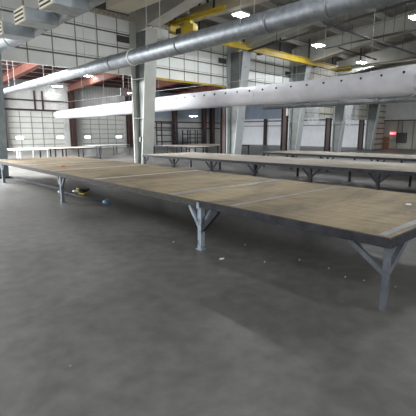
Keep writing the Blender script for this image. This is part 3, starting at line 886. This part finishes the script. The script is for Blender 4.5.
plastic('crumpled clear plastic sheet hanging just left of the fourth grey column', 26.0, 15.18, 2.2, 3.6, 2.2, 1)
plastic('crumpled clear plastic sheet draped around the fourth grey column', 29.55, 14.15, 2.1, 4.1, 1.3, 2)
plastic('crumpled clear plastic sheet hanging right of the fourth grey column', 32.2, 15.18, 2.6, 4.1, 2.8, 3)

# things on the floor under the near table
FB = thing('slotted_angle', 'long slotted blue grey steel angle lying on the floor beside the far table legs', 'bar', (4.62, 12.45, 0), math.radians(-2.6) + .06)
f = MB(); f.box(-.03, .03, -1.9, 1.9, 0, .01); f.box(-.03, -.02, -1.9, 1.9, .01, .06); f.build('angle', M['blue_bar'], FB)
for k in range(12):
    f = MB(); f.box(-.033, -.029, -1.75 + k * .31, -1.6 + k * .31, .02, .045); f.build('slot', M['black'], FB)
PB = thing('steel_rod', 'thin steel rod lying on the floor between the yellow tool and blue fitting', 'rod', (4.42, 8.62, .0))
f = MB(); f.tube((0, -.85, .018), (0, 1.5, .018), .018, 8); f.build('rod', M['blue_bar'], PB)
BF = thing('blue_fitting', 'small blue plastic fitting on the floor at the end of the steel rod', 'fitting', (4.36, 7.62, 0))
f = MB(); f.tube((0, .1, .05), (0, -.06, .05), .05, 14); f.tube((0, -.06, .05), (0, -.10, .05), .04, 14); f.build('body', M['blue_plastic'], BF)
f = MB(); f.tube((.0, 0, .09), (.0, 0, .14), .025, 10); f.build('spout', M['blue_plastic'], BF)
TL = thing('power_tool', 'yellow and black power tool lying on the floor under the near table', 'tool', (4.64, 9.45, 0), .5)
f = MB(); f.tube((-.02, -.15, .07), (.0, .09, .07), .07, 14, r2=.06); f.build('motor_body', M['tool_black'], TL)
f = MB(); f.box(-.08, .08, -.17, .0, 0, .05); f.tube((0, .0, .125), (.05, .12, .12), .035, 10); f.build('shell', M['tool_yellow'], TL, bevel=.01)
f = MB(); f.tube((0, .09, .07), (0, .2, .07), .035, 12); f.build('nose', M['housing'], TL)
f = MB(); f.bar((.05, -.15, .09), (.22, -.12, .1), .05, .06); f.build('handle', M['tool_black'], TL, bevel=.01)
WC = thing('paper_cup', 'small white cup lying beside the yellow and black power tool', 'cup', (4.28, 9.85, 0))
f = MB(); f.tube((0, -.05, .05), (0, .05, .05), .045, 14, r2=.03); f.build('cup_body', M['white'], WC)

RR = thing('red_rag', 'small red rag lying on the far part of the near table top', 'rag', (4.5, 10.0, HT + .004))
f = MB()
rr = random.Random(3); n = 14
f.rings([[(s_ * .055 * (1 + .3 * math.sin(3 * a)) * math.cos(a), s_ * .045 * (1 + .25 * math.cos(2 * a)) * math.sin(a), z_) for a in [2 * PI * i / n for i in range(n)]] for s_, z_ in ((1, 0), (.9, .015), (.5, .03), (.1, .035))])
f.build('cloth', M['red_plastic'], RR)

scraps = [(3.45, 3.22, .04, 'larger white paper scrap on the floor right of the pale middle leg'), (3.50, 4.25, .016, 'tiny white scrap on the floor left of the pale middle leg'),
          (4.14, 3.41, .014, 'tiny white scrap under the table right of the middle leg'), (3.74, 2.76, .014, 'tiny white scrap on the floor well right of the larger paper scrap'),
          (4.12, 2.49, .015, 'tiny pale scrap in the shade under the middle of the right half table'), (4.10, 2.08, .011, 'pale scrap in a loose line under the right half table, left one'),
          (3.97, 1.81, .011, 'pale scrap in a loose line under the right half table, middle one'), (4.02, 1.62, .010, 'pale scrap left of the nearest corner leg'),
          (4.08, 1.31, .009, 'tiny pale scrap just right of the nearest corner leg')]
for k, (x, y, s_, lab) in enumerate(scraps):
    rnd = random.Random(k); f = MB()
    pts = [(s_ * rnd.uniform(.6, 1.2) * math.cos(2 * PI * i / 7), s_ * rnd.uniform(.4, .8) * math.sin(2 * PI * i / 7)) for i in range(7)]
    f.rings([[(a, b_, 0) for a, b_ in pts], [(a, b_, .003 + .006 * rnd.random()) for a, b_ in pts]])
    o = f.build('paper_scrap', M['paper']); o.location = (x, y, 0)
    tag(o, lab, 'scrap', 'scraps on the floor')
f = MB(); f.rings([[(a * .05, b_ * .035, z_) for a, b_ in [(math.cos(t_), math.sin(t_)) for t_ in [2 * PI * i / 8 for i in range(8)]]] for z_ in (0, .004)])
o = f.build('paper_scrap', M['paper']); o.location = (5.23, 1.62, HT + .0002); tag(o, 'white paper scrap lying on the near table top at its right end', 'scrap', 'scraps on the table')
